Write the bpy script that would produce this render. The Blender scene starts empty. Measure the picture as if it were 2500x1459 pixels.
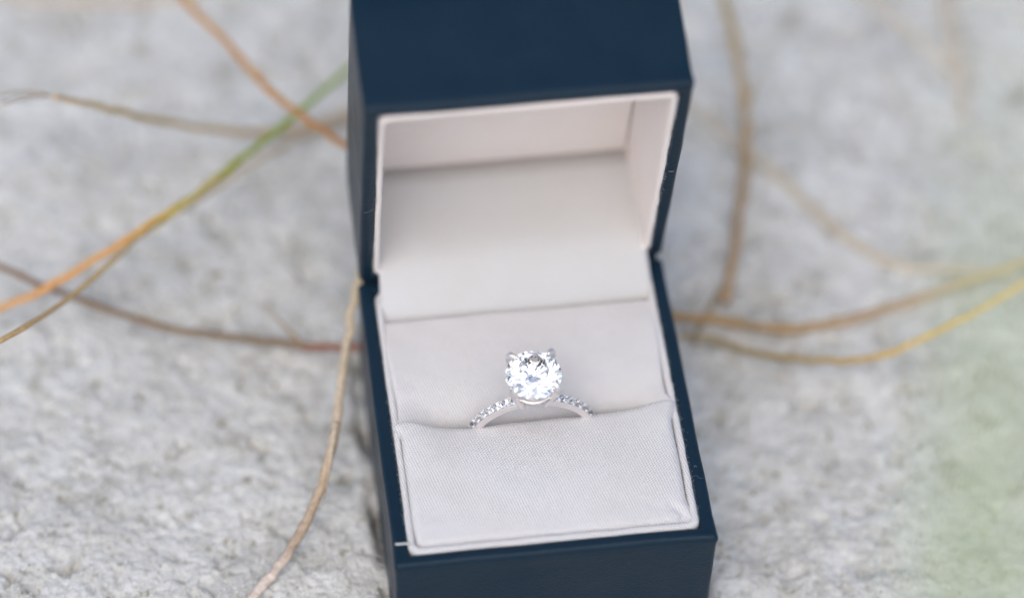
import bpy, math, random
import numpy as np
from mathutils import Vector, Matrix

random.seed(7)
sc = bpy.context.scene
col = sc.collection
U = 0.045                      # one unit of the plan below = width of the ring box, 45 mm
H1 = 0.435                     # height of the base of the box above the sand (plan units)
# plan coordinates: x along the width of the box, y from its front edge to the hinge, z up from the rim of the base


def W(p):
    return Vector((p[0] * U, p[1] * U, (p[2] + H1) * U))


# ---------------------------------------------------------------- camera
cam_d = bpy.data.cameras.new('camera')
cam = bpy.data.objects.new('camera', cam_d)
col.objects.link(cam)
sc.camera = cam
cam_d.sensor_width = 36.0
cam_d.lens = 8366.74 / 2500.0 * 36.0
cam_d.clip_start = 0.01
cam_d.clip_end = 100.0
CAM_ROWS = [[0.9910577, -0.1302414, 0.0290125], [0.0865096, 0.7927061, 0.6034344], [-0.1015905, -0.5955285, 0.7968847]]
CAM_POS = (-1.141655, -5.643644, 8.863726)
M = Matrix([[CAM_ROWS[j][i] for j in range(3)] for i in range(3)]).to_4x4()
M.translation = W(CAM_POS)
cam.matrix_world = M
cam_d.dof.use_dof = True
cam_d.dof.focus_distance = 10.74 * U
cam_d.dof.aperture_fstop = 4.8
cam_d.dof.aperture_blades = 0

# ---------------------------------------------------------------- world, sun, exposure
SUN_ELEV, SUN_AZ = 58.0, -158.0          # azimuth measured from +y towards +x: light comes from the front left
world = bpy.data.worlds.new('World')
sc.world = world
world.use_nodes = True
nt = world.node_tree
nt.nodes.clear()
wo = nt.nodes.new('ShaderNodeOutputWorld')
bg = nt.nodes.new('ShaderNodeBackground')
sky = nt.nodes.new('ShaderNodeTexSky')
sky.sky_type = 'NISHITA'
sky.sun_disc = False
sky.sun_elevation = math.radians(SUN_ELEV)
sky.sun_rotation = math.radians(SUN_AZ)
sky.air_density = 1.0
sky.dust_density = 3.0
sky.ozone_density = 1.0
bg.inputs['Strength'].default_value = 0.15
nt.links.new(sky.outputs[0], bg.inputs['Color'])
nt.links.new(bg.outputs[0], wo.inputs['Surface'])
sl = bpy.data.lights.new('sun', 'SUN')
sl.energy = 0.85
sl.angle = math.radians(80)
sl.color = (1.0, 0.955, 0.865)
sun = bpy.data.objects.new('sun', sl)
col.objects.link(sun)
e, a = math.radians(SUN_ELEV), math.radians(SUN_AZ)
sd = Vector((math.sin(a) * math.cos(e), math.cos(a) * math.cos(e), math.sin(e)))
sun.rotation_euler = sd.to_track_quat('Z', 'Y').to_euler()
sc.view_settings.view_transform = 'Standard'
sc.view_settings.look = 'None'
sc.view_settings.exposure = 0.36
sc.view_settings.gamma = 1.0
sc.cycles.use_denoising = True
sc.cycles.denoising_prefilter = 'ACCURATE'
sc.cycles.max_bounces = 16
sc.cycles.transmission_bounces = 14
sc.cycles.glossy_bounces = 8
sc.cycles.diffuse_bounces = 9
sc.cycles.transparent_max_bounces = 12


# ---------------------------------------------------------------- materials
def mat(name):
    m = bpy.data.materials.new(name)
    m.use_nodes = True
    t = m.node_tree
    t.nodes.clear()
    o = t.nodes.new('ShaderNodeOutputMaterial')
    b = t.nodes.new('ShaderNodeBsdfPrincipled')
    t.links.new(b.outputs[0], o.inputs['Surface'])
    return m, t, b


def N(t, kind, **kw):
    n = t.nodes.new(kind)
    for k, v in kw.items():
        if k in n.inputs:
            n.inputs[k].default_value = v
        else:
            setattr(n, k, v)
    return n


def noise(t, src, scale, detail=4.0, rough=0.55):
    n = N(t, 'ShaderNodeTexNoise')
    n.inputs['Scale'].default_value = scale
    n.inputs['Detail'].default_value = detail
    n.inputs['Roughness'].default_value = rough
    t.links.new(src, n.inputs['Vector'])
    return n.outputs['Fac']


def ramp(t, src, stops):
    r = N(t, 'ShaderNodeValToRGB')
    el = r.color_ramp.elements
    while len(el) < len(stops):
        el.new(0.5)
    for e_, (p, c) in zip(el, stops):
        e_.position = p
        e_.color = (c[0], c[1], c[2], 1.0)
    t.links.new(src, r.inputs['Fac'])
    return r.outputs['Color']


def math_(t, op, a_, b_=None):
    n = N(t, 'ShaderNodeMath', operation=op)
    for i, v in enumerate((a_, b_)):
        if v is None:
            continue
        if isinstance(v, (int, float)):
            n.inputs[i].default_value = v
        else:
            t.links.new(v, n.inputs[i])
    return n.outputs[0]


def bump(t, b, h, dist, strength=1.0, prev=None):
    n = N(t, 'ShaderNodeBump')
    n.inputs['Strength'].default_value = strength
    n.inputs['Distance'].default_value = dist
    t.links.new(h, n.inputs['Height'])
    if prev is not None:
        t.links.new(prev, n.inputs['Normal'])
    t.links.new(n.outputs[0], b.inputs['Normal'])
    return n.outputs[0]


def coords(t):
    return N(t, 'ShaderNodeTexCoord').outputs['Object']


def mix(t, fac, a_, b_, mode='MIX'):
    n = N(t, 'ShaderNodeMix', data_type='RGBA', blend_type=mode)
    if isinstance(fac, (int, float)):
        n.inputs[0].default_value = fac
    else:
        t.links.new(fac, n.inputs[0])
    for i, v in ((6, a_), (7, b_)):
        if isinstance(v, tuple):
            n.inputs[i].default_value = (v[0], v[1], v[2], 1.0)
        else:
            t.links.new(v, n.inputs[i])
    return n.outputs[2]


# navy leatherette
m_navy, t, b = mat('navy_leatherette')
c = coords(t)
n1 = noise(t, c, 160, 5)
n2 = noise(t, c, 2600, 3, 0.6)
t.links.new(ramp(t, n1, [(0.3, (0.0044, 0.0182, 0.034)), (0.75, (0.0056, 0.0212, 0.039))]), b.inputs['Base Color'])
t.links.new(math_(t, 'ADD', math_(t, 'MULTIPLY', n1, 0.16), 0.30), b.inputs['Roughness'])
b.inputs['Specular IOR Level'].default_value = 0.2
bn = bump(t, b, n1, 0.0008, 0.12)
bump(t, b, n2, 0.00018, 0.45, bn)
dust = ramp(t, noise(t, c, 1500, 3, 0.5), [(0.735, (0, 0, 0)), (0.78, (0.5, 0.5, 0.5))])
navy_src = b.inputs['Base Color'].links[0].from_socket
t.links.new(mix(t, dust, navy_src, (0.16, 0.19, 0.22)), b.inputs['Base Color'])


def fabric(name, base, dark, weave=1.0):
    m, t, b = mat(name)
    c = coords(t)
    sep = N(t, 'ShaderNodeSeparateXYZ')
    t.links.new(c, sep.inputs[0])
    x, y, z = sep.outputs
    wob = math_(t, 'MULTIPLY', math_(t, 'SUBTRACT', noise(t, c, 420, 3), 0.5), 3.4)
    yz = math_(t, 'ADD', y, math_(t, 'MULTIPLY', z, 0.8))
    k = 2 * math.pi / 0.00041
    s1 = math_(t, 'SINE', math_(t, 'ADD', math_(t, 'MULTIPLY', math_(t, 'ADD', math_(t, 'MULTIPLY', x, 0.75), math_(t, 'MULTIPLY', yz, -1.0)), k), wob))
    s2 = math_(t, 'SINE', math_(t, 'ADD', math_(t, 'MULTIPLY', math_(t, 'ADD', math_(t, 'MULTIPLY', x, 0.9), math_(t, 'MULTIPLY', yz, 0.25)), k * 1.13), wob))
    h = math_(t, 'ADD', math_(t, 'MULTIPLY', s1, 0.5 * weave), math_(t, 'MULTIPLY', s2, 0.42 * weave))
    big = noise(t, c, 90, 4)
    fuzz = noise(t, c, 5200, 2, 0.7)
    hh = math_(t, 'ADD', h, math_(t, 'MULTIPLY', fuzz, 1.1))
    colr = ramp(t, math_(t, 'ADD', math_(t, 'MULTIPLY', hh, 0.3), 0.30), [(0.12, dark), (0.56, base)])
    stain = ramp(t, big, [(0.32, (0.972, 0.962, 0.945)), (0.6, (1, 1, 1))])
    cl = mix(t, 1.0, colr, stain, 'MULTIPLY')
    if weave == 1.0:
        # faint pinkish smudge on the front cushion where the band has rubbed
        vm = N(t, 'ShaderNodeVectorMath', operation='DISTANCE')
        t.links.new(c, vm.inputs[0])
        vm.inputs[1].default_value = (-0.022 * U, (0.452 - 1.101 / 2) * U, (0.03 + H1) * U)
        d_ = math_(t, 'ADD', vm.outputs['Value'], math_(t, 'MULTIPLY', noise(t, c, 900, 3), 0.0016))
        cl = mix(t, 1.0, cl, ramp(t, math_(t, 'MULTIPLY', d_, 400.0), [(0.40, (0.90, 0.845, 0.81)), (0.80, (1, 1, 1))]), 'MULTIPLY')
    t.links.new(cl, b.inputs['Base Color'])
    b.inputs['Roughness'].default_value = 0.92
    b.inputs['Specular IOR Level'].default_value = 0.15
    b.inputs['Sheen Weight'].default_value = 0.25
    b.inputs['Sheen Roughness'].default_value = 0.5
    bn = bump(t, b, big, 0.0009, 0.3)
    bump(t, b, hh, 0.00008, 1.0, bn)
    return m


m_cloth = fabric('ivory_twill', (0.80, 0.79, 0.785), (0.46, 0.435, 0.42))
m_cloth_lifted = fabric('ivory_lifted_for_light', (0.82, 0.75, 0.715), (0.66, 0.595, 0.56), 0.0)  # same ivory cloth, colour raised in place of more light inside the lid
m_cloth_dimmed = fabric('ivory_dimmed_for_light', (0.60, 0.60, 0.595), (0.48, 0.475, 0.465), 0.0)  # same ivory cloth again, colour darkened to hold back light on the hinge flap

# sand
m_sand, t, b = mat('pale_sand')
c = coords(t)
nA = noise(t, c, 62, 5, 0.6)
nB = noise(t, c, 330, 6, 0.62)
nC = noise(t, c, 2600, 4, 0.7)
vor = N(t, 'ShaderNodeTexVoronoi')
vor.inputs['Scale'].default_value = 2300
t.links.new(c, vor.inputs['Vector'])
cA = ramp(t, nA, [(0.3, (0.50, 0.50, 0.475)), (0.5, (0.605, 0.61, 0.59)), (0.7, (0.66, 0.67, 0.65))])
cB = ramp(t, nB, [(0.26, (0.62, 0.59, 0.54)), (0.40, (0.90, 0.895, 0.88)), (0.54, (1, 1, 1)), (0.75, (1.14, 1.14, 1.145))])
cc = mix(t, 1.0, cA, cB, 'MULTIPLY')
grain = ramp(t, nC, [(0.30, (0.62, 0.58, 0.50)), (0.42, (0.95, 0.945, 0.935)), (0.55, (1, 1, 1)), (0.72, (1.13, 1.13, 1.13))])
cc = mix(t, 1.0, cc, grain, 'MULTIPLY')
vc = ramp(t, vor.outputs['Color'], [(0.0, (0.80, 0.78, 0.74)), (0.35, (1, 1, 1))])
nD = noise(t, c, 150, 7, 0.6)
cc = mix(t, 1.0, cc, ramp(t, nD, [(0.28, (0.48, 0.45, 0.38)), (0.385, (0.90, 0.89, 0.87)), (0.48, (1, 1, 1))]), 'MULTIPLY')
nE = noise(t, c, 620, 3, 0.5)
cc = mix(t, 1.0, cc, ramp(t, nE, [(0.29, (0.50, 0.46, 0.33)), (0.345, (0.90, 0.885, 0.85)), (0.40, (1, 1, 1))]), 'MULTIPLY')
t.links.new(mix(t, 0.35, cc, vc, 'MULTIPLY'), b.inputs['Base Color'])
b.inputs['Roughness'].default_value = 0.95
b.inputs['Specular IOR Level'].default_value = 0.1
bn = bump(t, b, nB, 0.0004, 0.5)
bn = bump(t, b, nC, 0.0002, 0.7, bn)
bump(t, b, vor.outputs['Distance'], 0.00022, 0.5, bn)

# dry and living grass: colour attribute from the point list of each stem
def grass(name, trans=0.0):
    m, t, b = mat(name)
    at_ = N(t, 'ShaderNodeAttribute', attribute_name='Col')
    c = coords(t)
    mp = N(t, 'ShaderNodeMapping')
    t.links.new(at_.outputs['Vector'], mp.inputs['Vector'])
    n = noise(t, c, 1500, 4, 0.6)
    v = ramp(t, n, [(0.3, (0.72, 0.68, 0.62)), (0.62, (1.08, 1.08, 1.08))])
    t.links.new(mix(t, 1.0, at_.outputs['Color'], v, 'MULTIPLY'), b.inputs['Base Color'])
    b.inputs['Roughness'].default_value = 0.5
    b.inputs['Specular IOR Level'].default_value = 0.35
    bump(t, b, n, 0.0002, 0.5)
    if trans:
        tr = N(t, 'ShaderNodeBsdfTranslucent')
        t.links.new(at_.outputs['Color'], tr.inputs['Color'])
        ms = N(t, 'ShaderNodeMixShader')
        ms.inputs[0].default_value = trans
        o = [x_ for x_ in t.nodes if x_.type == 'OUTPUT_MATERIAL'][0]
        t.links.new(b.outputs[0], ms.inputs[1])
        t.links.new(tr.outputs[0], ms.inputs[2])
        t.links.new(ms.outputs[0], o.inputs['Surface'])
    return m


m_stem = grass('dry_grass')
m_blade = grass('green_grass', 0.45)

m_metal, t, b = mat('white_gold')
b.inputs['Base Color'].default_value = (0.94, 0.90, 0.88, 1)
b.inputs['Metallic'].default_value = 1.0
c = coords(t)
t.links.new(math_(t, 'ADD', math_(t, 'MULTIPLY', noise(t, c, 3000, 3), 0.1), 0.28), b.inputs['Roughness'])

m_dia, t, b = mat('diamond')
t.nodes.remove(b)
g = N(t, 'ShaderNodeBsdfGlass')
g.inputs['IOR'].default_value = 2.42
g.inputs['Roughness'].default_value = 0.0
g.inputs['Color'].default_value = (1.0, 1.0, 1.0, 1)
t.links.new(g.outputs[0], [x_ for x_ in t.nodes if x_.type == 'OUTPUT_MATERIAL'][0].inputs['Surface'])

m_pave, t, b = mat('small_diamond')
t.nodes.remove(b)
g = N(t, 'ShaderNodeBsdfGlass')
g.inputs['IOR'].default_value = 2.42
g.inputs['Roughness'].default_value = 0.0
t.links.new(g.outputs[0], [x_ for x_ in t.nodes if x_.type == 'OUTPUT_MATERIAL'][0].inputs['Surface'])

m_thread, t, b = mat('white_thread')
b.inputs['Base Color'].default_value = (0.50, 0.52, 0.50, 1)
b.inputs['Roughness'].default_value = 0.9
c = coords(t)
bump(t, b, noise(t, c, 4000, 2), 0.0001, 0.5)


m_lint, t, b = mat('pale_lint')
b.inputs['Base Color'].default_value = (0.20, 0.23, 0.25, 1)
b.inputs['Roughness'].default_value = 0.9

# ---------------------------------------------------------------- mesh helpers
def make(name, verts, faces, m, parent=None, smooth=True, cols=None, org=None):
    """verts in metres, world space; org = where the object's origin stands"""
    me = bpy.data.meshes.new(name)
    base = Vector(org) if org is not None else Vector((0, 0, 0))
    pw = parent['_o'] if parent is not None else (0, 0, 0)
    if parent is not None and org is None:
        base = Vector(pw)
    me.from_pydata([tuple(Vector(v) - base) for v in verts], [], [tuple(f) for f in faces])
    me.update()
    if smooth:
        me.polygons.foreach_set('use_smooth', [True] * len(me.polygons))
    if cols is not None:
        ca = me.color_attributes.new('Col', 'FLOAT_COLOR', 'POINT')
        ca.data.foreach_set('color', [x_ for c_ in cols for x_ in (c_[0], c_[1], c_[2], 1.0)])
    me.materials.append(m)
    o = bpy.data.objects.new(name, me)
    col.objects.link(o)
    if parent is not None:
        o.parent = parent
        o.location = base - Vector(pw)
    else:
        o.location = base
    o['_o'] = tuple(base)
    return o


def empty(name, loc, label, cat, group=None):
    o = bpy.data.objects.new(name, None)
    o.empty_display_size = 0.01
    col.objects.link(o)
    o.location = loc
    o['_o'] = tuple(loc)
    tag(o, label, cat, group)
    return o


def tag(o, label, cat, group=None):
    o['label'] = label
    o['category'] = cat
    if group:
        o['group'] = group


def rrect(x0, x1, y0, y1, r, n=5, sub=14):
    """rounded rectangle, counter clockwise, constant number of points"""
    r = max(r, 1e-4)
    pts = []
    cs = [(x1 - r, y0 + r, -90), (x1 - r, y1 - r, 0), (x0 + r, y1 - r, 90), (x0 + r, y0 + r, 180)]
    arcs = []
    for cx, cy, a0 in cs:
        arcs.append([(cx + r * math.cos(math.radians(a0 + 90 * i / n)), cy + r * math.sin(math.radians(a0 + 90 * i / n))) for i in range(n + 1)])
    for k in range(4):
        pts += arcs[k]
        p, q = arcs[k][-1], arcs[(k + 1) % 4][0]
        for i in range(1, sub):
            pts.append((p[0] + (q[0] - p[0]) * i / sub, p[1] + (q[1] - p[1]) * i / sub))
    return pts


# smooth value noise for small unevenness (plan units)
from mathutils import noise as mn


def wob(x, y, z, s, a_):
    return mn.noise((x * s, y * s, z * s)) * a_


def loft(loops, cap_start=False, cap_end=False):
    vs, fs = [], []
    n = len(loops[0])
    for L in loops:
        vs += L
    for k in range(len(loops) - 1):
        for i in range(n):
            j = (i + 1) % n
            fs.append((k * n + i, k * n + j, (k + 1) * n + j, (k + 1) * n + i))
    if cap_start:
        fs.append(tuple(range(n))[::-1])
    if cap_end:
        fs.append(tuple(range((len(loops) - 1) * n, len(loops) * n)))
    return vs, fs


def tray(D, Hh, to, rim_front, rim_side, rim_back, seed=0, bulges=()):
    """open box: D depth, Hh height, rim flat at z=0, `to` maps local plan coords to world"""
    loops = []

    def loop(ins, z, r, inner=False, t_=0.0):
        if inner:
            p = rrect(-0.5 + rim_side + t_, 0.5 - rim_side - t_, rim_front + t_, D - rim_back - t_, r)
        else:
            p = rrect(-0.5 + ins, 0.5 - ins, ins, D - ins, r)
        out = []
        for x, y in p:
            zz = z
            dx = dy = 0.0
            if z > -Hh * 0.9:
                dx = wob(x, y, z + seed, 5, 0.0035)
                dy = wob(y, x, z + seed + 9, 5, 0.0035)
                zz += wob(x, y, seed + 4, 6, 0.003)
            for bx, by, br, bo, bz in bulges:
                d = math.hypot(x - bx, y - by)
                if d < br and z > -0.07:
                    w_ = (1 - d / br) ** 2 * max(0.0, 1 + z / 0.07)
                    L_ = math.hypot(bx, by - D / 2)
                    dx += bo * w_ * bx / L_
                    dy += bo * w_ * (by - D / 2) / L_
                    zz += bz * w_
            out.append(to((x + dx, y + dy, zz)))
        loops.append(out)

    loop(0.008, -Hh, 0.012)
    loop(0.002, -Hh + 0.006, 0.014)
    for k in range(1, 7):
        bow = 0.0
        loop(bow, -Hh + (Hh - 0.05) * k / 6.0, 0.014)
    loop(-0.001, -0.022, 0.014)
    loop(0.0, -0.012, 0.014)
    loop(0.003, -0.005, 0.014)
    loop(0.008, -0.001, 0.013)
    loop(0.014, 0.0, 0.012)
    loop(0, 0.0, 0.012, True, -0.010)
    loop(0, -0.002, 0.012, True, -0.003)
    loop(0, -0.008, 0.012, True, 0.0)
    loop(0, -0.06, 0.012, True, 0.0)
    loop(0, -Hh + 0.03, 0.012, True, 0.0)
    return loft(loops, cap_start=True, cap_end=True)


# ---------------------------------------------------------------- ring box
D = 1.101
box = empty('ring_box', W((0, D / 2, -H1)), 'small open navy leatherette ring box lined with ivory cloth, standing on pale sand', 'ring box')


def to_base(p):
    return W(p)


base = make('base', *tray(D, H1 + 0.06, to_base, 0.040, 0.047, 0.045, 0.0,
                          bulges=((0.5, 0.0, 0.07, 0.012, 0.003), (-0.5, 0.0, 0.06, 0.005, 0.002))), m_navy, box)

# lid: its own frame at the hinge
LO = Vector((0.0019266, 1.10094323, 0.0))
LX = Vector((0.9999806, 0.00614648, -0.00100985))
LU = Vector((0.00204038, -0.17004706, 0.98543383))
LV = Vector((-0.00588523, 0.98541677, 0.17005631))
LL = 1.084
LH = 0.4157


def to_lid(p):
    q = LO + LX * p[0] + LU * (p[1] + 0.004) - LV * p[2]
    return W(q)


lid = make('lid', *tray(LL, LH, to_lid, 0.045, 0.045, 0.040, 3.0,
                        bulges=((0.5, LL, 0.06, 0.008, 0.002),)), m_navy, box)
# loft winding: lid frame is left-handed along (x, u, -v)? fixed below with recalculated normals
# leatherette strip that joins base and lid behind the hinge
vs, fs = [], []
nx = 20
prof = [(1.103, -0.12), (1.1055, -0.05), (1.108, -0.012), (1.118, 0.012), (1.150, 0.022), (1.20, 0.030)]
for k, (py, pz) in enumerate(prof):
    for i in range(nx + 1):
        vs.append(W((-0.485 + 0.97 * i / nx, py, pz - 0.014 * (k > 2))))
for k in range(len(prof) - 1):
    for i in range(nx):
        q = k * (nx + 1) + i
        fs.append((q, q + 1, q + nx + 2, q + nx + 1))
hinge = make('hinge_strip', vs, fs, m_navy, box)
md = hinge.modifiers.new('thick', 'SOLIDIFY')
md.thickness = 0.0002


def lining(D_, to, ins_f, ins_s, ins_b, w_, depth, floor, seed, roll=0.006):
    """fabric lining: rolled edge at the rim, walls going down; floor=True closes it"""
    loops = []

    def lp(t_, z, r):
        p = rrect(-0.5 + ins_s + t_, 0.5 - ins_s - t_, ins_f + t_, D_ - ins_b - t_, r, 5, 40)
        out = []
        for i, (x, y) in enumerate(p):
            q = (wob(x, y, seed, 14, 0.0035) + wob(x, y, seed + 5, 60, 0.0022)) if z > -0.1 else 0
            out.append(to((x + q * (0.6 if x > 0 else -0.6), y + q * 0.5, z + q * 0.8)))
        loops.append(out)
    r0 = 0.030
    lp(0.001, -0.05, r0)
    lp(0.0005, -0.012, r0)
    lp(0.002, roll * 0.2, r0)
    lp(w_ * 0.25, roll * 0.85, r0 * 0.95)
    lp(w_ * 0.5, roll, r0 * 0.9)
    lp(w_ * 0.78, roll * 0.75, r0 * 0.8)
    lp(w_ * 0.97, -0.004, r0 * 0.7)
    lp(w_, -0.02, r0 * 0.65)
    lp(w_ + 0.001, -0.08, 0.015)
    lp(w_ + 0.001, -depth + 0.02, 0.012)
    lp(w_ + 0.004, -depth + 0.006, 0.012)
    if floor:
        lp(w_ + 0.018, -depth, 0.010)
        lp(w_ + 0.10, -depth - 0.002, 0.010)
    return loft(loops, cap_end=floor)


base_lin = make('base_lining', *lining(D, to_base, 0.040, 0.046, 0.046, 0.024, 0.30, True, 1.0), m_cloth, box)
lid_lin = make('lid_lining', *lining(LL, to_lid, 0.046, 0.045, 0.040, 0.020, 0.392, True, 7.0, 0.005), m_cloth_lifted, box)
# cloth covered board in the top of the lid, a narrow gap all round
bl = []
for ins, z, r_ in ((0.0, -0.391, 0.004), (0.0, -0.378, 0.004), (0.0015, -0.3745, 0.004), (0.004, -0.3725, 0.004), (0.010, -0.3715, 0.004), (0.10, -0.371, 0.004)):
    bl.append([to_lid((x, y, z + wob(x, y, 8.0, 4, 0.002))) for x, y in rrect(-0.4280 + ins, 0.4270 - ins, 0.0735 + ins, 1.0175 - ins, r_, 3, 14)])
lid_panel = make('lid_panel', *loft(bl, cap_end=True), m_cloth_lifted, box)


# cushions ------------------------------------------------------
def sst(a_, b_, x):
    t_ = min(1.0, max(0.0, (x - a_) / (b_ - a_)))
    return t_ * t_ * (3 - 2 * t_)


def edge_samples(a_, b_, n, pw=2.2):
    """denser near both ends"""
    out = []
    for i in range(n + 1):
        s = i / n * 2 - 1
        s = math.copysign(1 - (1 - abs(s)) ** pw, s)
        out.append(a_ + (b_ - a_) * (s + 1) / 2)
    return out


def cushion(y0f, y1f, xlf, xrf, top, r_front, r_back, r_side, nx=110, ny=70, skirt=0.16):
    """y0f(x), y1f(x) front and back outline, xlf(y), xrf(y) side outline, top(x,y) height"""
    S = edge_samples(0, 1, nx, 2.0)
    T = edge_samples(0, 1, ny, 2.0)
    vs, fs = [], []
    for j, tt in enumerate(T):
        for i, ss in enumerate(S):
            yg = y0f(0.0) * (1 - tt) + y1f(0.0) * tt
            x = xlf(yg) * (1 - ss) + xrf(yg) * ss
            y = y0f(x) * (1 - tt) + y1f(x) * tt
            z = top(x, y)
            ex = min(x - xlf(yg), xrf(yg) - x)
            ef, eb = y - y0f(x), y1f(x) - y
            drop = 0.0
            for e_, r_ in ((ex, r_side), (ef, r_front(x)), (eb, r_back(x))):
                if e_ < r_:
                    drop += (r_ - math.sqrt(max(0.0, r_ * r_ - (r_ - e_) ** 2)))
            vs.append((x, y, z - drop))
    n = nx + 1
    for j in range(ny):
        for i in range(nx):
            fs.append((j * n + i, j * n + i + 1, (j + 1) * n + i + 1, (j + 1) * n + i))
    # skirt
    ring_ = [i for i in range(n)] + [j * n + nx for j in range(1, ny + 1)] + [ny * n + i for i in range(nx - 1, -1, -1)] + [j * n for j in range(ny - 1, 0, -1)]
    for dz in (0.05, skirt):
        off = len(vs)
        for v in ring_[:]:
            x, y, z = vs[v]
            vs.append((x, y, z - dz if dz == 0.05 else -skirt - 0.02))
        m_ = len(ring_)
        for i in range(m_):
            j = (i + 1) % m_
            fs.append((ring_[j], ring_[i], off + i, off + j))
        ring_ = list(range(off, off + m_))
    fs.append(tuple(ring_[::-1]))
    return [W(v) for v in vs], fs


def f_top(x, y):
    s = (y - 0.06) / 0.44
    z = -0.008 + 0.042 * math.sin(math.pi * min(1, max(0, 0.08 + 0.74 * s))) ** 0.8 * (1 - 0.35 * abs(x / 0.45) ** 3)
    # lip of the slot: the ring presses it down, the ends stand up
    lip = sst(0.30, 0.50, y)
    dip = math.exp(-((x + 0.19) / 0.13) ** 2) * 0.009 + math.exp(-((x - 0.02) / 0.16) ** 2) * 0.014
    z += lip * (0.024 * sst(0.26, 0.40, -x) + 0.010 * sst(0.24, 0.40, x) - dip)
    z += 0.0045 * wob(x, y, 2.0, 5, 1) + 0.0022 * wob(x, y, 5.0, 13, 1)
    # tucks at the front corners
    d = math.hypot((x - 0.405) / 0.9, y - 0.075)
    z -= 0.014 * math.exp(-(d / 0.014) ** 2)
    d = math.hypot(x - 0.428, y - 0.06)
    z += 0.012 * math.exp(-(d / 0.02) ** 2)
    z -= 0.008 * math.exp(-(((x - 0.40) * 0.7 + (y - 0.10) * 0.7) / 0.012) ** 2) * math.exp(-(((x - 0.40) * 0.7 - (y - 0.10) * 0.7) / 0.05) ** 2)
    for x0, y0, dx, dy, ln_, wd_, dp in ((-0.24, 0.45, 0.5, -0.8, 0.06, 0.006, 0.0035), (-0.15, 0.46, 0.1, -1, 0.05, 0.007, 0.0030), (0.17, 0.45, -0.5, -0.8, 0.07, 0.007, 0.0035), (0.24, 0.46, 0.3, -0.9, 0.05, 0.006, 0.0028), (-0.40, 0.14, 0.8, 0.5, 0.07, 0.008, 0.0040), (-0.38, 0.40, 0.6, -0.8, 0.08, 0.010, 0.0045), (0.37, 0.38, -0.5, -0.85, 0.09, 0.010, 0.0050), (0.33, 0.12, -0.9, 0.35, 0.08, 0.009, 0.0040), (0.05, 0.10, 1.0, 0.08, 0.16, 0.012, 0.0022)):
        nl = math.hypot(dx, dy)
        ax, ay = (x - x0), (y - y0)
        al = (ax * dx + ay * dy) / nl
        ac = (-ax * dy + ay * dx) / nl + 0.25 * al * al / ln_
        z -= 0.45 * dp * math.exp(-(al / ln_) ** 2) * (math.exp(-(ac / wd_) ** 2) - 0.5 * math.exp(-((ac - 2 * wd_) / (1.6 * wd_)) ** 2))
    # dimple where the band rubs
    z -= 0.002 * math.exp(-(math.hypot(x + 0.07, y - 0.43) / 0.03) ** 2)
    return z


def f_back(x):
    return 0.513 + 0.012 * sst(0.30, 0.42, abs(x)) - 0.010 * math.exp(-((x + 0.20) / 0.10) ** 2) - 0.006 * math.exp(-((x - 0.16) / 0.10) ** 2) + wob(x, 0, 3.3, 9, 0.004)


def f_left(y):
    return -0.431 - 0.024 * sst(0.455, 0.50, y) + 0.004 * sst(0.16, 0.06, y) + wob(y, 1, 1, 9, 0.002)


def f_right(y):
    return 0.427 + 0.020 * sst(0.43, 0.49, y) + 0.014 * sst(0.16, 0.07, y) + wob(y, 4, 1, 9, 0.002)


front_c = make('front_cushion', *cushion(lambda x: 0.0625, f_back, f_left, f_right, f_top, lambda x: 0.024, lambda x: 0.040 - 0.020 * sst(0.33, 0.42, abs(x)), 0.024), m_cloth, box)


def b_top(x, y):
    s = (y - 0.52) / 0.42
    z = -0.004 + 0.018 * math.sin(math.pi * min(1, max(0, s))) - 0.030 * (1 - sst(0.0, 0.30, s))
    ends = sst(0.30, 0.42, abs(x)) * (1 - sst(0.0, 0.25, s))
    z += 0.046 * ends
    z += 0.005 * wob(x, y, 12.0, 4, 1) + 0.002 * wob(x, y, 15.0, 12, 1)
    return z


def b_left(y):
    return -0.444 + 0.012 * sst(0.86, 0.62, y) - 0.022 * sst(0.565, 0.525, y) + wob(y, 7, 1, 8, 0.002)


def b_right(y):
    return 0.436 + 0.010 * sst(0.62, 0.90, y) - 0.008 * sst(0.86, 0.62, y) + 0.018 * sst(0.58, 0.53, y) + wob(y, 9, 1, 8, 0.002)


back_c = make('back_cushion', *cushion(lambda x: 0.528 - 0.018 * sst(0.26, 0.38, abs(x)), lambda x: 0.94 + wob(x, 3, 3, 7, 0.003), b_left, b_right, b_top, lambda x: 0.040 - 0.036 * sst(0.32, 0.41, abs(x)), lambda x: 0.018, 0.016), m_cloth, box)

# cloth panel that spans the hinge, from the lid down behind the back cushion
vs, fs = [], []
nx = 60
prof = [(1.452, 0.1345), (1.38, 0.1235), (1.32, 0.1145), (1.27, 0.1075), (1.21, 0.1015), (1.165, 0.096), (1.13, 0.089), (1.10, 0.077), (1.07, 0.058), (1.035, 0.036), (1.0, 0.014), (0.97, -0.008), (0.95, -0.03), (0.942, -0.07), (0.94, -0.12)]
for k, (py, pz) in enumerate(prof):
    for i in range(nx + 1):
        s = -1 + 2 * i / nx
        hw = 0.448 - 0.010 * math.exp(-((py - 1.08) / 0.07) ** 2) * (0.6 if s > 0 else 0.9)
        x = s * hw + 0.004
        z = pz + 0.004 * wob(x, py, 4, 4, 1) * (1 - sst(1.1, 1.2, py)) - 0.006 * max(0, abs(s) - 0.965) / 0.035
        vs.append(W((x, py + 0.006 * x, z)))
for k in range(len(prof) - 1):
    for i in range(nx):
        q = k * (nx + 1) + i
        fs.append((q, q + nx + 1, q + nx + 2, q + 1))
flap = make('hinge_cloth', vs, fs, m_cloth_dimmed, box)
md = flap.modifiers.new('thick', 'SOLIDIFY')
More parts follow.
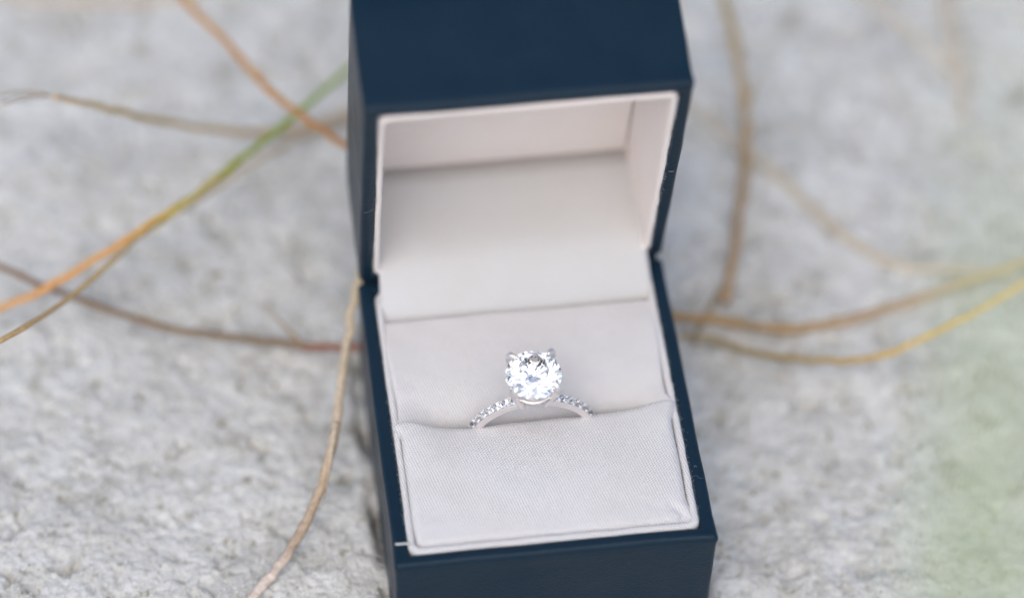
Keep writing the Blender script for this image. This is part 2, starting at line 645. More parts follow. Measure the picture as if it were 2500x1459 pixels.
md.thickness = 0.00045
md.offset = -1

# fuzzy loose fibres along the edge of the lining (nobody could count them)
vs, fs = [], []


def fibre(p, d, r, n=4, bend=0.5):
    global vs, fs
    p = Vector(p)
    d = Vector(d)
    side = Vector((random.uniform(-1, 1), random.uniform(-1, 1), random.uniform(-1, 1))).normalized() * d.length * bend
    off0 = len(vs)
    for k in range(n + 1):
        s = k / n
        c_ = p + d * s + side * s * s
        rr = r * (1 - 0.6 * s)
        for a_ in (0, 2.1, 4.2):
            vs.append(c_ + Vector((math.cos(a_), math.sin(a_), math.sin(a_ + 1))) * rr)
    for k in range(n):
        for a_ in range(3):
            b_ = (a_ + 1) % 3
            fs.append((off0 + k * 3 + a_, off0 + k * 3 + b_, off0 + k * 3 + 3 + b_, off0 + k * 3 + 3 + a_))


for i in range(900):
    y = random.uniform(0.06, 0.95)
    sx = random.choice((-1, 1))
    fibre(W((sx * random.uniform(0.449, 0.455), y, random.uniform(-0.004, 0.004))), Vector((sx * random.uniform(0.2, 1), random.uniform(-1, 1), random.uniform(0.1, 0.7))) * random.uniform(0.00012, 0.00042), 0.000016)
for i in range(700):
    y = random.uniform(0.05, 1.0)
    sx = random.choice((-1, 1))
    fibre(to_lid((sx * random.uniform(0.449, 0.455), y, random.uniform(-0.002, 0.004))), Vector((sx * random.uniform(0.2, 1), random.uniform(-1, 0.2), random.uniform(-0.7, 0.7))) * random.uniform(0.00012, 0.0004), 0.000016)
fz = make('edge_fuzz', vs, fs, m_thread, box)
fz['kind'] = 'stuff'

# ---------------------------------------------------------------- lint on the box
def tube(path, radii, seg=8, flat=1.0, up=(0, 0, 1), rib=0.0, twist=0.0, cols=None, capped=True):
    vs, fs, cs = [], [], []
    n = len(path)
    for k in range(n):
        t_ = (path[min(n - 1, k + 1)] - path[max(0, k - 1)]).normalized()
        s_ = t_.cross(Vector(up))
        if s_.length < 1e-5:
            s_ = t_.cross(Vector((1, 0, 0)))
        s_.normalize()
        w_ = s_.cross(t_).normalized()
        a0 = twist * k / n
        s2 = s_ * math.cos(a0) + w_ * math.sin(a0)
        w2 = w_ * math.cos(a0) - s_ * math.sin(a0)
        for i in range(seg):
            a_ = 2 * math.pi * i / seg
            r_ = radii[k] * (1 + rib * math.cos(3 * a_ + 0.7))
            vs.append(path[k] + s2 * math.cos(a_) * r_ + w2 * math.sin(a_) * r_ * flat)
            if cols:
                cs.append(cols(k / (n - 1), a_))
    for k in range(n - 1):
        for i in range(seg):
            j = (i + 1) % seg
            fs.append((k * seg + i, k * seg + j, (k + 1) * seg + j, (k + 1) * seg + i))
    fs.append(tuple(range(seg))[::-1])
    fs.append(tuple(range((n - 1) * seg, n * seg)))
    return vs, fs, cs


def spline(P, sub=10):
    P = [Vector(p) for p in P]
    out = []
    for i in range(len(P) - 1):
        p0 = P[max(0, i - 1)]
        p1, p2 = P[i], P[i + 1]
        p3 = P[min(len(P) - 1, i + 2)]
        for k in range(sub):
            t_ = k / sub
            out.append(0.5 * ((2 * p1) + (p2 - p0) * t_ + (2 * p0 - 5 * p1 + 4 * p2 - p3) * t_ ** 2 + (3 * p1 - p0 - 3 * p2 + p3) * t_ ** 3))
    out.append(P[-1])
    return out


pth = [W(p) for p in spline([(-0.492, 0.080, 0.005), (-0.478, 0.077, 0.0075), (-0.462, 0.076, 0.0085), (-0.448, 0.072, 0.010)], 5)]
v_, f_, _ = tube(pth, [0.00017] * len(pth), 6)
o = make('thread', v_, f_, m_thread, None, org=pth[0])
tag(o, 'short white thread lying across the left rim of the base near its front corner', 'thread')
for pts_, rr, lab in (
        ([(0.458, 0.225, 0.003), (0.470, 0.228, 0.006), (0.480, 0.219, 0.003), (0.492, 0.217, 0.003)], 0.000014, 'fine pale hair lying across the right rim of the base near the front'),
        ([(0.470, 0.262, 0.0015), (0.474, 0.267, 0.004), (0.478, 0.262, 0.0015)], 0.000025, 'tiny pale lint curl on the right rim of the base behind the fine hair')):
    pth = [W(p) for p in spline(pts_, 5)]
    v_, f_, _ = tube(pth, [rr] * len(pth), 5)
    o = make('lint', v_, f_, m_lint, None, org=pth[0])
    tag(o, lab, 'lint')
pth = [to_lid(p) for p in spline([(-0.458, 0.50, 0.004), (-0.470, 0.49, 0.007), (-0.480, 0.475, 0.003), (-0.492, 0.47, 0.002)], 5)]
v_, f_, _ = tube(pth, [0.00002] * len(pth), 5)
o = make('lint', v_, f_, m_lint, None, org=pth[0])
tag(o, 'fine pale hair hanging off the left edge of the open lid', 'lint')
pth = [to_lid(p) for p in spline([(0.468, 0.563, 0.0015), (0.473, 0.570, 0.005), (0.479, 0.561, 0.002), (0.484, 0.566, 0.002)], 5)]
v_, f_, _ = tube(pth, [0.00005] * len(pth), 5)
o = make('lint', v_, f_, m_lint, None, org=pth[0])
tag(o, 'small white lint speck on the right edge of the open lid', 'lint')

# ---------------------------------------------------------------- diamond ring
RY, RZ = 0.505, -0.0755          # centre of the ring
RI, RO = 0.1765, 0.2045
RW = 0.0178                     # half width of the band
LEAN = math.radians(3)
ROLL = math.radians(-1.0)
RCX = -0.0105
ring = empty('diamond_ring', W((RCX, RY, RZ)), 'white gold solitaire ring with round diamond and pave band set in the cushion slot', 'ring')


def to_ring(p):
    """ring frame: x across, y along the finger axis, z radial up through the stone; plan units"""
    x, y, z = p
    y, z = y * math.cos(LEAN) - z * math.sin(LEAN), y * math.sin(LEAN) + z * math.cos(LEAN)
    x, z = x * math.cos(ROLL) + z * math.sin(ROLL), -x * math.sin(ROLL) + z * math.cos(ROLL)
    return W((RCX + x, RY + y, RZ + z))


# band: channel profile
vs, fs = [], []
prof = [(-RW, RI + 0.004), (-RW * 0.6, RI), (RW * 0.6, RI), (RW, RI + 0.004), (RW, RO - 0.004), (RW * 0.86, RO), (RW * 0.62, RO - 0.001), (RW * 0.55, RO - 0.017), (-RW * 0.55, RO - 0.017), (-RW * 0.62, RO - 0.001), (-RW * 0.86, RO), (-RW, RO - 0.004)]
ns = 160
for k in range(ns):
    a_ = 2 * math.pi * k / ns
    for y, r_ in prof:
        vs.append(to_ring((r_ * math.sin(a_), y, r_ * math.cos(a_))))
m_ = len(prof)
for k in range(ns):
    k2 = (k + 1) % ns
    for i in range(m_):
        j = (i + 1) % m_
        fs.append((k * m_ + i, k * m_ + j, k2 * m_ + j, k2 * m_ + i))
band = make('band', vs, fs, m_metal, ring, smooth=False)


def brilliant(R, table=0.57, hc=0.30, hp=0.86, gt=0.04):
    """round brilliant, girdle radius R, proportions relative to R"""
    vs, fs = [], []

    def add(r_, a_, z):
        vs.append((R * r_ * math.cos(a_), R * r_ * math.sin(a_), R * z))
        return len(vs) - 1
    d8 = math.pi / 4
    g2 = gt / 2
    T = [add(table, k * d8, g2 + hc) for k in range(8)]
    rm = 0.79
    zm = hc * (1 - (rm * math.cos(d8 / 2) - table) / (1 - table))
    Mi = [add(rm, (k + 0.5) * d8, g2 + zm) for k in range(8)]
    Gt = [add(1, k * d8 / 2, g2) for k in range(16)]
    Gb = [add(1, k * d8 / 2, -g2) for k in range(16)]
    rl = 0.22
    zl = -hp * (1 - rl * math.cos(d8 / 2))
    Lo = [add(rl, (k + 0.5) * d8, -g2 + zl) for k in range(8)]
    C_ = add(0, 0, -g2 - hp)
    fs.append(T)
    for k in range(8):
        k1 = (k + 1) % 8
        fs.append((T[k], Mi[k], T[k1]))
        fs.append((T[k], Mi[k - 1], Gt[2 * k], Mi[k]))
        fs.append((Mi[k], Gt[2 * k], Gt[2 * k + 1]))
        fs.append((Mi[k], Gt[2 * k + 1], Gt[(2 * k + 2) % 16]))
        fs.append((C_, Lo[k], Gb[2 * k], Lo[k - 1]))
        fs.append((Lo[k], Gb[2 * k + 1], Gb[2 * k]))
        fs.append((Lo[k], Gb[(2 * k + 2) % 16], Gb[2 * k + 1]))
    for k in range(16):
        k1 = (k + 1) % 16
        fs.append((Gt[k], Gb[k], Gb[k1], Gt[k1]))
    return vs, fs


def fix_normals(o):
    import bmesh
    bm = bmesh.new()
    bm.from_mesh(o.data)
    bmesh.ops.recalc_face_normals(bm, faces=bm.faces)
    bm.to_mesh(o.data)
    bm.free()


GR = 0.0885                      # girdle radius of the large stone
GZ = 0.336                       # height of its girdle above the centre of the ring
bv, bf = brilliant(GR)
spin = math.radians(11)
bv = [(x * math.cos(spin) - y * math.sin(spin), x * math.sin(spin) + y * math.cos(spin), z) for x, y, z in bv]
dia = make('diamond', [to_ring((x, y, GZ + z)) for x, y, z in bv], bf, m_dia, ring, smooth=False)
dia['label'] = 'large round brilliant cut diamond'
fix_normals(dia)

# four prongs rising from the basket and folding over the girdle
for k in range(4):
    a_ = math.radians(45 + 90 * k)
    ca, sa = math.cos(a_), math.sin(a_)
    pr = [(0.050, 0.212), (0.062, 0.240), (0.078, 0.285), (0.0925, 0.322), (0.0955, 0.345), (0.0885, 0.3605), (0.070, 0.3680)]
    rad = [0.010, 0.0115, 0.0105, 0.0115, 0.0120, 0.0115, 0.0045]
    pp = spline([(r_ * ca, r_ * sa, z) for r_, z in pr], 5)
    rr = []
    for q in range(len(pp)):
        s = q / (len(pp) - 1) * (len(rad) - 1)
        i0 = min(int(s), len(rad) - 2)
        rr.append(rad[i0] + (rad[i0 + 1] - rad[i0]) * (s - i0))
    v_, f_, _ = tube([Vector(p) for p in pp], rr, 10)
    o = make('prong', [to_ring(v) for v in v_], f_, m_metal, ring)
    fix_normals(o)


def torus(R, r_, z, name, n=48, m=8, sz=1.0):
    vs, fs = [], []
    for k in range(n):
        a_ = 2 * math.pi * k / n
        for i in range(m):
            b_ = 2 * math.pi * i / m
            rr = R + r_ * math.cos(b_)
            vs.append(to_ring((rr * math.cos(a_), rr * math.sin(a_), z + r_ * sz * math.sin(b_))))
    for k in range(n):
        k2 = (k + 1) % n
        for i in range(m):
            j = (i + 1) % m
            fs.append((k * m + i, k2 * m + i, k2 * m + j, k * m + j))
    o = make(name, vs, fs, m_metal, ring)
    fix_normals(o)
    return o


torus(0.066, 0.006, 0.272, 'gallery_rail', sz=1.7)
torus(0.036, 0.007, 0.225, 'basket_ring', sz=1.3)

# small stones share one mesh
sv, sf = brilliant(0.0160, 0.57, 0.32, 0.7)
pave_me = None


def small_stone(name, P, Z, X, scale, parent):
    """P position (plan ring frame), Z outward axis"""
    global pave_me
    if pave_me is None:
        pave_me = bpy.data.meshes.new('small_stone')
        pave_me.from_pydata([(x * U, y * U, z * U) for x, y, z in sv], [], sf)
        pave_me.materials.append(m_pave)
        pave_me.update()
    o = bpy.data.objects.new(name, pave_me)
    col.objects.link(o)
    o.parent = parent
    w0 = to_ring(P)
    zz = (to_ring(tuple(Vector(P) + Vector(Z))) - w0).normalized()
    xx = (to_ring(tuple(Vector(P) + Vector(X))) - w0)
    xx = (xx - zz * xx.dot(zz)).normalized()
    yy = zz.cross(xx)
    m3 = Matrix((xx, yy, zz)).transposed().to_4x4()
    m3.translation = w0 - Vector(parent['_o'])
    o.matrix_local = m3 @ Matrix.Scale(scale, 4)
    return o


step = 0.0315 / RO
for sgn in (-1, 1):
    for k in range(9):
        th = sgn * (0.30 + k * step)
        small_stone('pave_stone', ((RO - 0.0005) * math.sin(th), 0, (RO - 0.0005) * math.cos(th)), (math.sin(th), 0, math.cos(th)), (0, 1, 0), 1.0, ring)
n_h = 22
for k in range(n_h):
    a_ = 2 * math.pi * (k + 0.5) / n_h
    small_stone('halo_stone', (0.0705 * math.cos(a_), 0.0705 * math.sin(a_), 0.272), (math.cos(a_), math.sin(a_), 0.25), (0, 0, 1), 0.52, ring)

# metal beads between the pave stones: one mesh per side would be a mass, so each bead pair is one part
bead_v, bead_f = [], []
for sgn in (-1, 1):
    for k in range(-1, 9):
        th = sgn * (0.30 + (k + 0.5) * step)
        for yy_ in (-1, 1):
            c_ = Vector((RO * 1.006 * math.sin(th), yy_ * RW * 0.66, RO * 1.006 * math.cos(th)))
            off = len(bead_v)
            rr = 0.0052
            for i in range(4):
                ph = math.pi * i / 3.0 - math.pi / 2
                for j in range(7):
                    a_ = 2 * math.pi * j / 7
                    bead_v.append(to_ring(tuple(c_ + Vector((math.cos(ph) * math.cos(a_), math.cos(ph) * math.sin(a_), math.sin(ph))) * rr)))
            for i in range(3):
                for j in range(7):
                    j2 = (j + 1) % 7
                    bead_f.append((off + i * 7 + j, off + i * 7 + j2, off + (i + 1) * 7 + j2, off + (i + 1) * 7 + j))
bd = make('bead_setting', bead_v, bead_f, m_metal, ring)

# ---------------------------------------------------------------- sand
def vnoise(x, y, seed):
    xi = np.floor(x).astype(np.int64)
    yi = np.floor(y).astype(np.int64)
    fx, fy = x - xi, y - yi

    def g(ix, iy, dx, dy):
        h = (ix * 374761393 + iy * 668265263 + seed * 1442695041) & 0x7fffffff
        h = ((h ^ (h >> 13)) * 1274126177) & 0x7fffffff
        h = h ^ (h >> 16)
        a_ = (h & 0xffff) / 65536.0 * 2 * np.pi
        return np.cos(a_) * dx + np.sin(a_) * dy
    u, v = fx * fx * fx * (fx * (fx * 6 - 15) + 10), fy * fy * fy * (fy * (fy * 6 - 15) + 10)
    a_ = g(xi, yi, fx, fy) * (1 - u) + g(xi + 1, yi, fx - 1, fy) * u
    b_ = g(xi, yi + 1, fx, fy - 1) * (1 - u) + g(xi + 1, yi + 1, fx - 1, fy - 1) * u
    return (a_ * (1 - v) + b_ * v) * 1.5


def axis(lo, hi, stepf, far, grow=1.12):
    out = [lo]
    while out[-1] < hi:
        out.append(out[-1] + stepf(out[-1]))
    s = stepf(out[-1])
    while out[-1] < far:
        s *= grow
        out.append(out[-1] + s)
    s = stepf(lo)
    pre = []
    q = lo
    while q > -far:
        s *= grow
        q -= s
        pre.append(q)
    return np.array(pre[::-1] + out)


def sand_h(X, Y):
    wx = X + 0.05 * vnoise(X * 5, Y * 5, 31)
    wy = Y + 0.05 * vnoise(X * 5 + 7, Y * 5, 32)
    h = 0.030 * vnoise(X * 0.9, Y * 0.9, 1)
    h += 0.014 * vnoise(wx * 2.6, wy * 2.6, 2)
    q1, q2 = vnoise(X * 12, Y * 12, 21), vnoise(X * 12 + 4, Y * 12, 22)
    q3, q4 = vnoise(X * 37, Y * 37, 23), vnoise(X * 37 + 4, Y * 37, 24)
    ux, uy = X + 0.045 * q1 + 0.012 * q3, Y + 0.045 * q2 + 0.012 * q4
    h += 0.010 * vnoise(ux * 6, uy * 6, 25) + 0.006 * vnoise(ux * 13, uy * 13, 26) + 0.004 * vnoise(ux * 27, uy * 27, 27)
    n3 = vnoise(wx * 7, wy * 7, 3)
    h += 0.002 * n3
    n4 = vnoise(wx * 16, wy * 16, 4)
    h += 0.003 * n4
    n5 = vnoise(wx * 38, wy * 38, 5)
    h += 0.002 * n5
    h += 0.0040 * vnoise(X * 85, Y * 85, 6)
    h += 0.0026 * vnoise(X * 170, Y * 170, 8)
    for fr, am, sd_ in ((31.0, 0.0025, 60), (57.0, 0.0042, 70), (101.0, 0.0034, 80)):
        gx, gy = wx * fr, wy * fr
        ci, cj = np.floor(gx).astype(np.int64), np.floor(gy).astype(np.int64)
        best = np.zeros_like(gx)
        for di in (-1, 0, 1):
            for dj in (-1, 0, 1):
                hh = ((ci + di) * 73856093 ^ (cj + dj) * 19349663 ^ sd_ * 83492791) & 0x7fffffff
                hh = ((hh ^ (hh >> 13)) * 1274126177) & 0x7fffffff
                px_ = ci + di + (hh & 0xff) / 255.0
                py_ = cj + dj + ((hh >> 8) & 0xff) / 255.0
                rr = 0.45 + 0.5 * ((hh >> 16) & 0xff) / 255.0
                ht = ((hh >> 21) & 0xff) / 255.0
                d2 = ((gx - px_) ** 2 + (gy - py_) ** 2) / rr ** 2
                best = np.maximum(best, ht * np.sqrt(np.clip(1 - d2, 0, 1)))
        h += am * best
    h -= 0.012
    # small pits here and there
    p = 0.75 * vnoise(ux * 7 + 3, uy * 7, 9) + 0.35 * vnoise(ux * 26, uy * 26, 29)
    h -= 0.10 * np.clip(p - 0.36, 0, 1)
    p = vnoise(X * 24 + 3, Y * 24, 10)
    h -= 0.03 * np.clip(p - 0.42, 0, 1)
    return h


xs = axis(-2.05, 2.45, lambda v: 0.0078, 70.0)
ys = axis(-0.35, 3.15, lambda v: 0.0055 + 0.0022 * max(0.0, v), 70.0)
X, Y = np.meshgrid(xs, ys)
Z = sand_h(X, Y)
fade = np.clip(1 - (np.hypot(X, Y - 1) - 6) / 20, 0.0, 1)
Z = Z * fade
Z -= 0.002
# the sand lies a little higher against the foot of the box
inx = np.clip(np.abs(X) - 0.5, 0, None)
iny = np.clip(np.abs(Y - D / 2) - D / 2, 0, None)
dbox = np.hypot(inx, iny)
near = np.exp(-(dbox / 0.10) ** 2)
Z = Z * (1 - 0.35 * near) + 0.010 * near
Z -= 0.055 * np.exp(-(dbox / 0.030) ** 2) * np.clip(0.55 + 1.2 * vnoise(X * 7, Y * 7, 44), 0, 1.3)
n_x = len(xs)
co = np.stack([X * U, Y * U, Z * U], -1).reshape(-1, 3)
ids = np.arange(n_x * len(ys)).reshape(len(ys), n_x)
q = np.stack([ids[:-1, :-1], ids[:-1, 1:], ids[1:, 1:], ids[1:, :-1]], -1).reshape(-1, 4)
me = bpy.data.meshes.new('sand')
me.vertices.add(len(co))
me.vertices.foreach_set('co', co.ravel())
me.loops.add(q.size)
me.loops.foreach_set('vertex_index', q.ravel())
me.polygons.add(len(q))
me.polygons.foreach_set('loop_start', np.arange(0, q.size, 4))
me.polygons.foreach_set('loop_total', np.full(len(q), 4))
me.update(calc_edges=True)
me.polygons.foreach_set('use_smooth', np.ones(len(q), bool))
me.materials.append(m_sand)
sand = bpy.data.objects.new('sand', me)
col.objects.link(sand)
sand['kind'] = 'structure'

# loose grains and plant crumbs on the sand: far too many to count
def grains(name, n, lo, hi, stops, box_, seed):
    rnd = random.Random(seed)
    xs_ = np.array([rnd.uniform(box_[0], box_[1]) for _ in range(n)])
    ys_ = np.array([box_[2] + (box_[3] - box_[2]) * rnd.random() ** 1.3 for _ in range(n)])
    keep = ~((np.abs(xs_) < 0.53) & (ys_ > -0.03) & (ys_ < 1.62))
    xs_, ys_ = xs_[keep], ys_[keep]
    zs_ = sand_h(xs_, ys_) - 0.002
    tet = [(1, 0, 0), (-0.5, 0.9, 0), (-0.5, -0.9, 0), (0.1, 0, 0.9), (-0.1, 0.1, -0.8)]
    ft = [(0, 1, 3), (1, 2, 3), (2, 0, 3), (1, 0, 4), (2, 1, 4), (0, 2, 4)]
    vs, fs, cs = [], [], []
    for x, y, z in zip(xs_, ys_, zs_):
        s = rnd.uniform(lo, hi) * U
        e_ = Matrix.Rotation(rnd.uniform(0, 6.28), 3, 'Z') @ Matrix.Rotation(rnd.uniform(0, 3), 3, 'X')
        k_ = rnd.choice(stops)
        off = len(vs)
        st = rnd.uniform(0.6, 1.6)
        for p in tet:
            vs.append(Vector((x * U, y * U, z * U + s * 0.25)) + e_ @ Vector((p[0] * s * st, p[1] * s, p[2] * s)))
            cs.append(k_)
        for f_ in ft:
            fs.append(tuple(off + i for i in f_))
    o = make(name, vs, fs, m_stem, None, smooth=False, cols=cs)
    o['kind'] = 'stuff'
    return o


grains('sand_grains', 26000, 0.0020, 0.0058, [(0.72, 0.72, 0.71), (0.66, 0.65, 0.62), (0.60, 0.58, 0.54), (0.76, 0.76, 0.76)], (-1.95, 2.2, -0.3, 2.0), 5)
grains('plant_crumbs', 900, 0.0018, 0.0060, [(0.22, 0.19, 0.10), (0.30, 0.25, 0.15), (0.17, 0.16, 0.12), (0.36, 0.30, 0.18)], (-1.95, 2.2, -0.3, 2.2), 6)

# ---------------------------------------------------------------- grass
STEMS = {
    'S1': [(-1.010, 2.409, 0.047), (-0.835, 2.127, 0.042), (-0.726, 1.936, 0.033), (-0.606, 1.817, -0.001), (-0.483, 1.736, -0.060), (-0.326, 1.643, -0.137)],
    'S2': [(-1.435, 1.812, 0.216), (-1.279, 1.864, 0.082), (-1.133, 1.926, -0.069), (-0.940, 2.002, -0.234), (-0.741, 2.044, -0.335), (-0.594, 2.094, -0.384), (-0.413, 2.174, -0.403), (-0.194, 2.309, -0.435)],
    'S3': [(-1.758, 1.334, -0.310), (-1.590, 1.355, -0.262), (-1.463, 1.380, -0.210), (-1.250, 1.448, -0.122), (-1.036, 1.549, -0.064), (-0.861, 1.671, -0.041), (-0.666, 1.859, -0.067), (-0.415, 2.132, -0.117), (-0.186, 2.382, -0.190)],
    'S4': [(-1.738, 0.902, 0.066), (-1.580, 0.998, 0.053), (-1.434, 1.168, -0.032), (-1.280, 1.331, -0.061), (-1.165, 1.496, -0.128), (-1.007, 1.668, -0.219), (-0.812, 1.864, -0.295), (-0.660, 1.998, -0.346), (-0.507, 2.098, -0.384), (-0.354, 2.182, -0.424)],
    'S5': [(-1.744, 1.552, -0.248), (-1.561, 1.448, -0.295), (-1.456, 1.408, -0.327), (-1.298, 1.337, -0.357), (-1.113, 1.259, -0.373), (-0.925, 1.214, -0.386), (-0.736, 1.177, -0.399), (-0.642, 1.151, -0.399), (-0.396, 1.133, -0.411)],
    'S6': [(-0.435, 1.332, -0.021), (-0.498, 1.169, -0.112), (-0.549, 0.990, -0.158), (-0.589, 0.807, -0.174), (-0.625, 0.647, -0.196), (-0.675, 0.509, -0.243), (-0.747, 0.385, -0.304), (-0.829, 0.301, -0.378), (-0.900, 0.239, -0.414), (-0.987, 0.149, -0.427)],
    'S7': [(0.903, 2.402, -0.100), (0.932, 2.291, -0.153), (0.948, 2.135, -0.220), (0.951, 1.977, -0.303), (0.941, 1.831, -0.374), (0.880, 1.591, -0.390), (0.822, 1.384, -0.394), (0.758, 1.180, -0.392)],
    'S8': [(0.685, 2.235, -0.435), (0.808, 2.077, -0.435), (0.923, 1.894, -0.425), (1.042, 1.732, -0.425), (1.165, 1.535, -0.426), (1.269, 1.397, -0.427), (1.393, 1.294, -0.427), (1.599, 1.238, -0.435), (1.779, 1.204, -0.435)],
    'S9': [(0.460, 1.177, -0.407), (0.583, 1.151, -0.407), (0.732, 1.118, -0.407), (0.867, 1.082, -0.415), (1.005, 1.062, -0.415), (1.208, 1.088, -0.414), (1.402, 1.136, -0.413), (1.587, 1.159, -0.373), (1.852, 1.216, -0.335)],
    'S10': [(0.590, 1.096, -0.435), (0.694, 1.053, -0.422), (0.793, 0.982, -0.403), (0.921, 0.923, -0.385), (1.075, 0.872, -0.354), (1.193, 0.848, -0.322), (1.288, 0.854, -0.292), (1.497, 0.898, -0.222), (1.653, 0.948, -0.168), (1.826, 1.013, -0.104)],
    'S11': [(1.491, 2.608, -0.435), (1.583, 2.457, -0.435), (1.662, 2.319, -0.435), (1.744, 2.201, -0.435), (1.816, 2.115, -0.435)],
    'S12': [(1.816, 2.558, -0.394), (1.790, 2.352, -0.410), (1.785, 2.226, -0.423), (1.770, 2.042, -0.435), (1.754, 1.909, -0.435)],
    'S13': [(-1.681, 2.940, -0.435), (-1.536, 2.857, -0.435), (-1.332, 2.811, -0.435), (-1.111, 2.796, -0.435), (-0.915, 2.820, -0.435), (-0.731, 2.881, -0.435)],
    'S14': [(0.623, 1.043, -0.422), (0.663, 1.111, -0.408), (0.709, 1.189, -0.414), (0.762, 1.279, -0.435)],
    'F0': [(-1.438, 1.876, 0.143), (-1.481, 1.831, 0.220), (-1.550, 1.772, 0.305), (-1.638, 1.673, 0.399)],
    'F1': [(-1.438, 1.876, 0.143), (-1.488, 1.824, 0.217), (-1.552, 1.752, 0.297), (-1.639, 1.632, 0.407)],
    'F2': [(-1.438, 1.876, 0.143), (-1.495, 1.819, 0.215), (-1.545, 1.723, 0.313), (-1.595, 1.643, 0.388)],
    'G0': [(0.485, -2.145, 2.651), (0.275, -2.489, 3.621), (0.174, -2.637, 4.376), (0.089, -2.761, 4.900), (0.019, -2.828, 5.344), (-0.057, -2.894, 5.786)],
    'G1': [(0.578, -2.328, 2.777), (0.297, -2.600, 3.792), (0.114, -2.679, 4.212), (0.104, -2.718, 4.558), (0.086, -2.823, 5.105), (0.062, -2.924, 5.654)],
    'G2': [(0.387, -2.100, 2.421), (0.253, -2.271, 3.280), (0.229, -2.329, 3.735), (0.255, -2.391, 4.194), (0.278, -2.475, 4.636)],
    'G4': [(0.409, -2.170, 2.622), (0.279, -2.382, 3.451), (0.208, -2.467, 4.006), (0.151, -2.562, 4.555), (0.133, -2.632, 5.002), (0.140, -2.666, 5.354)],
    'G5': [(0.492, -2.334, 2.887), (0.315, -2.495, 3.622), (0.185, -2.550, 4.192), (0.110, -2.583, 4.534), (0.083, -2.574, 4.789), (0.075, -2.610, 5.011)],
    'G3': [(0.440, -2.714, 3.474), (0.233, -2.884, 4.325), (0.103, -2.951, 4.886), (0.009, -2.999, 5.340), (-0.055, -3.015, 5.696), (-0.090, -2.989, 5.962)],
}


def ground_z(x, y):
    z = float(sand_h(np.array([x]), np.array([y]))[0]) - 0.002
    return z - H1


def colfun(stops, streak=0.12, seed=0):
    def f(s, a_):
        for (s0, c0), (s1, c1) in zip(stops[:-1], stops[1:]):
            if s <= s1:
                k = (s - s0) / max(1e-6, s1 - s0)
                break
        else:
            k, c0, c1 = 1, stops[-1][1], stops[-1][1]
        w_ = 1 + streak * math.sin(a_ * (3 if streak < 0.2 else 1) + seed) + 0.08 * mn.noise((s * 30, a_, seed))
        return tuple((c0[i] + (c1[i] - c0[i]) * k) * w_ for i in range(3))
    return f


def stem(name, keys, width, stops, label, cat, group=None, flat=0.75, taper=(1, 1), parent=None, twist=0.0, seed=0, node=None):
    P = [list(p) for p in keys]
    for p in P:
        p[2] = max(p[2], ground_z(p[0], p[1]) + width * 0.30)
    pth = [W(p) for p in spline(P, 12)]
    n = len(pth)
    # slight natural unevenness
    pth = [p + Vector((mn.noise((k * 0.25, seed, 0)), mn.noise((k * 0.25, seed, 5)), 0)) * width * 0.22 * U for k, p in enumerate(pth)]
    rad = []
    for k in range(n):
        s = k / (n - 1)
        r_ = width * U / 2 * (taper[0] + (taper[1] - taper[0]) * s) * (1 + 0.16 * mn.noise((s * 14, seed, 1)) + 0.08 * mn.noise((s * 50, seed, 3)))
        r_ *= 0.80
        if node:
            for ns_ in node:
                r_ *= 1 + 0.35 * math.exp(-((s - ns_) / 0.012) ** 2)
        rad.append(r_)
    v_, f_, c_ = tube(pth, rad, 12, flat, rib=0.07, twist=twist, cols=colfun(stops, 0.30 if flat < 0.5 else 0.12, seed))
    if parent is None:
        o = make(name, v_, f_, m_stem, None, cols=c_, org=pth[n // 2])
        tag(o, label, cat, group)
    else:
        o = make(name, v_, f_, m_stem, parent, cols=c_)
    return o


OR, TAN, BR, OL, GN, YE, PK = (0.50, 0.25, 0.075), (0.47, 0.36, 0.20), (0.23, 0.135, 0.065), (0.30, 0.29, 0.045), (0.33, 0.42, 0.12), (0.62, 0.42, 0.14), (0.50, 0.37, 0.29)
stem('dry_straw', STEMS['S1'], 0.031, [(0, (0.50, 0.26, 0.07)), (0.5, (0.42, 0.20, 0.045)), (1, (0.36, 0.15, 0.035))], 'straight orange brown grass stem running from the top edge to the lid', 'grass stem', seed=1, node=(0.42,))
s2 = stem('dry_straw', STEMS['S2'], 0.034, [(0, (0.52, 0.40, 0.27)), (0.12, (0.44, 0.33, 0.17)), (0.25, (0.38, 0.26, 0.08)), (0.6, (0.42, 0.30, 0.15)), (1, (0.50, 0.42, 0.33))], 'tan grass stem with a frayed pale tip rising at the left edge of the photo', 'grass stem', seed=2, taper=(0.9, 1.1))
for i, k in enumerate(('F0', 'F1', 'F2')):
    stem('frayed_strand', STEMS[k], 0.013, [(0, (0.60, 0.47, 0.34)), (1, (0.68, 0.58, 0.48))], None, None, parent=s2, flat=0.5, taper=(1.2, 0.7), seed=11 + i)
stem('dry_straw', STEMS['S3'], 0.034, [(0, (0.60, 0.36, 0.15)), (0.2, (0.60, 0.30, 0.10)), (0.38, (0.58, 0.30, 0.08)), (0.5, (0.40, 0.32, 0.05)), (0.6, (0.26, 0.28, 0.02)), (0.72, (0.24, 0.32, 0.025)), (1, (0.28, 0.42, 0.08))], 'grass stem shading from orange at left to olive and green near the lid', 'grass stem', seed=3, taper=(1.1, 0.8))
stem('dry_straw', STEMS['S4'], 0.024, [(0, (0.40, 0.27, 0.13)), (0.3, (0.42, 0.30, 0.14)), (0.6, TAN), (1, (0.45, 0.36, 0.26))], 'thin tan grass stem just below the orange and green one, sharpest at the left edge', 'grass stem', seed=4)
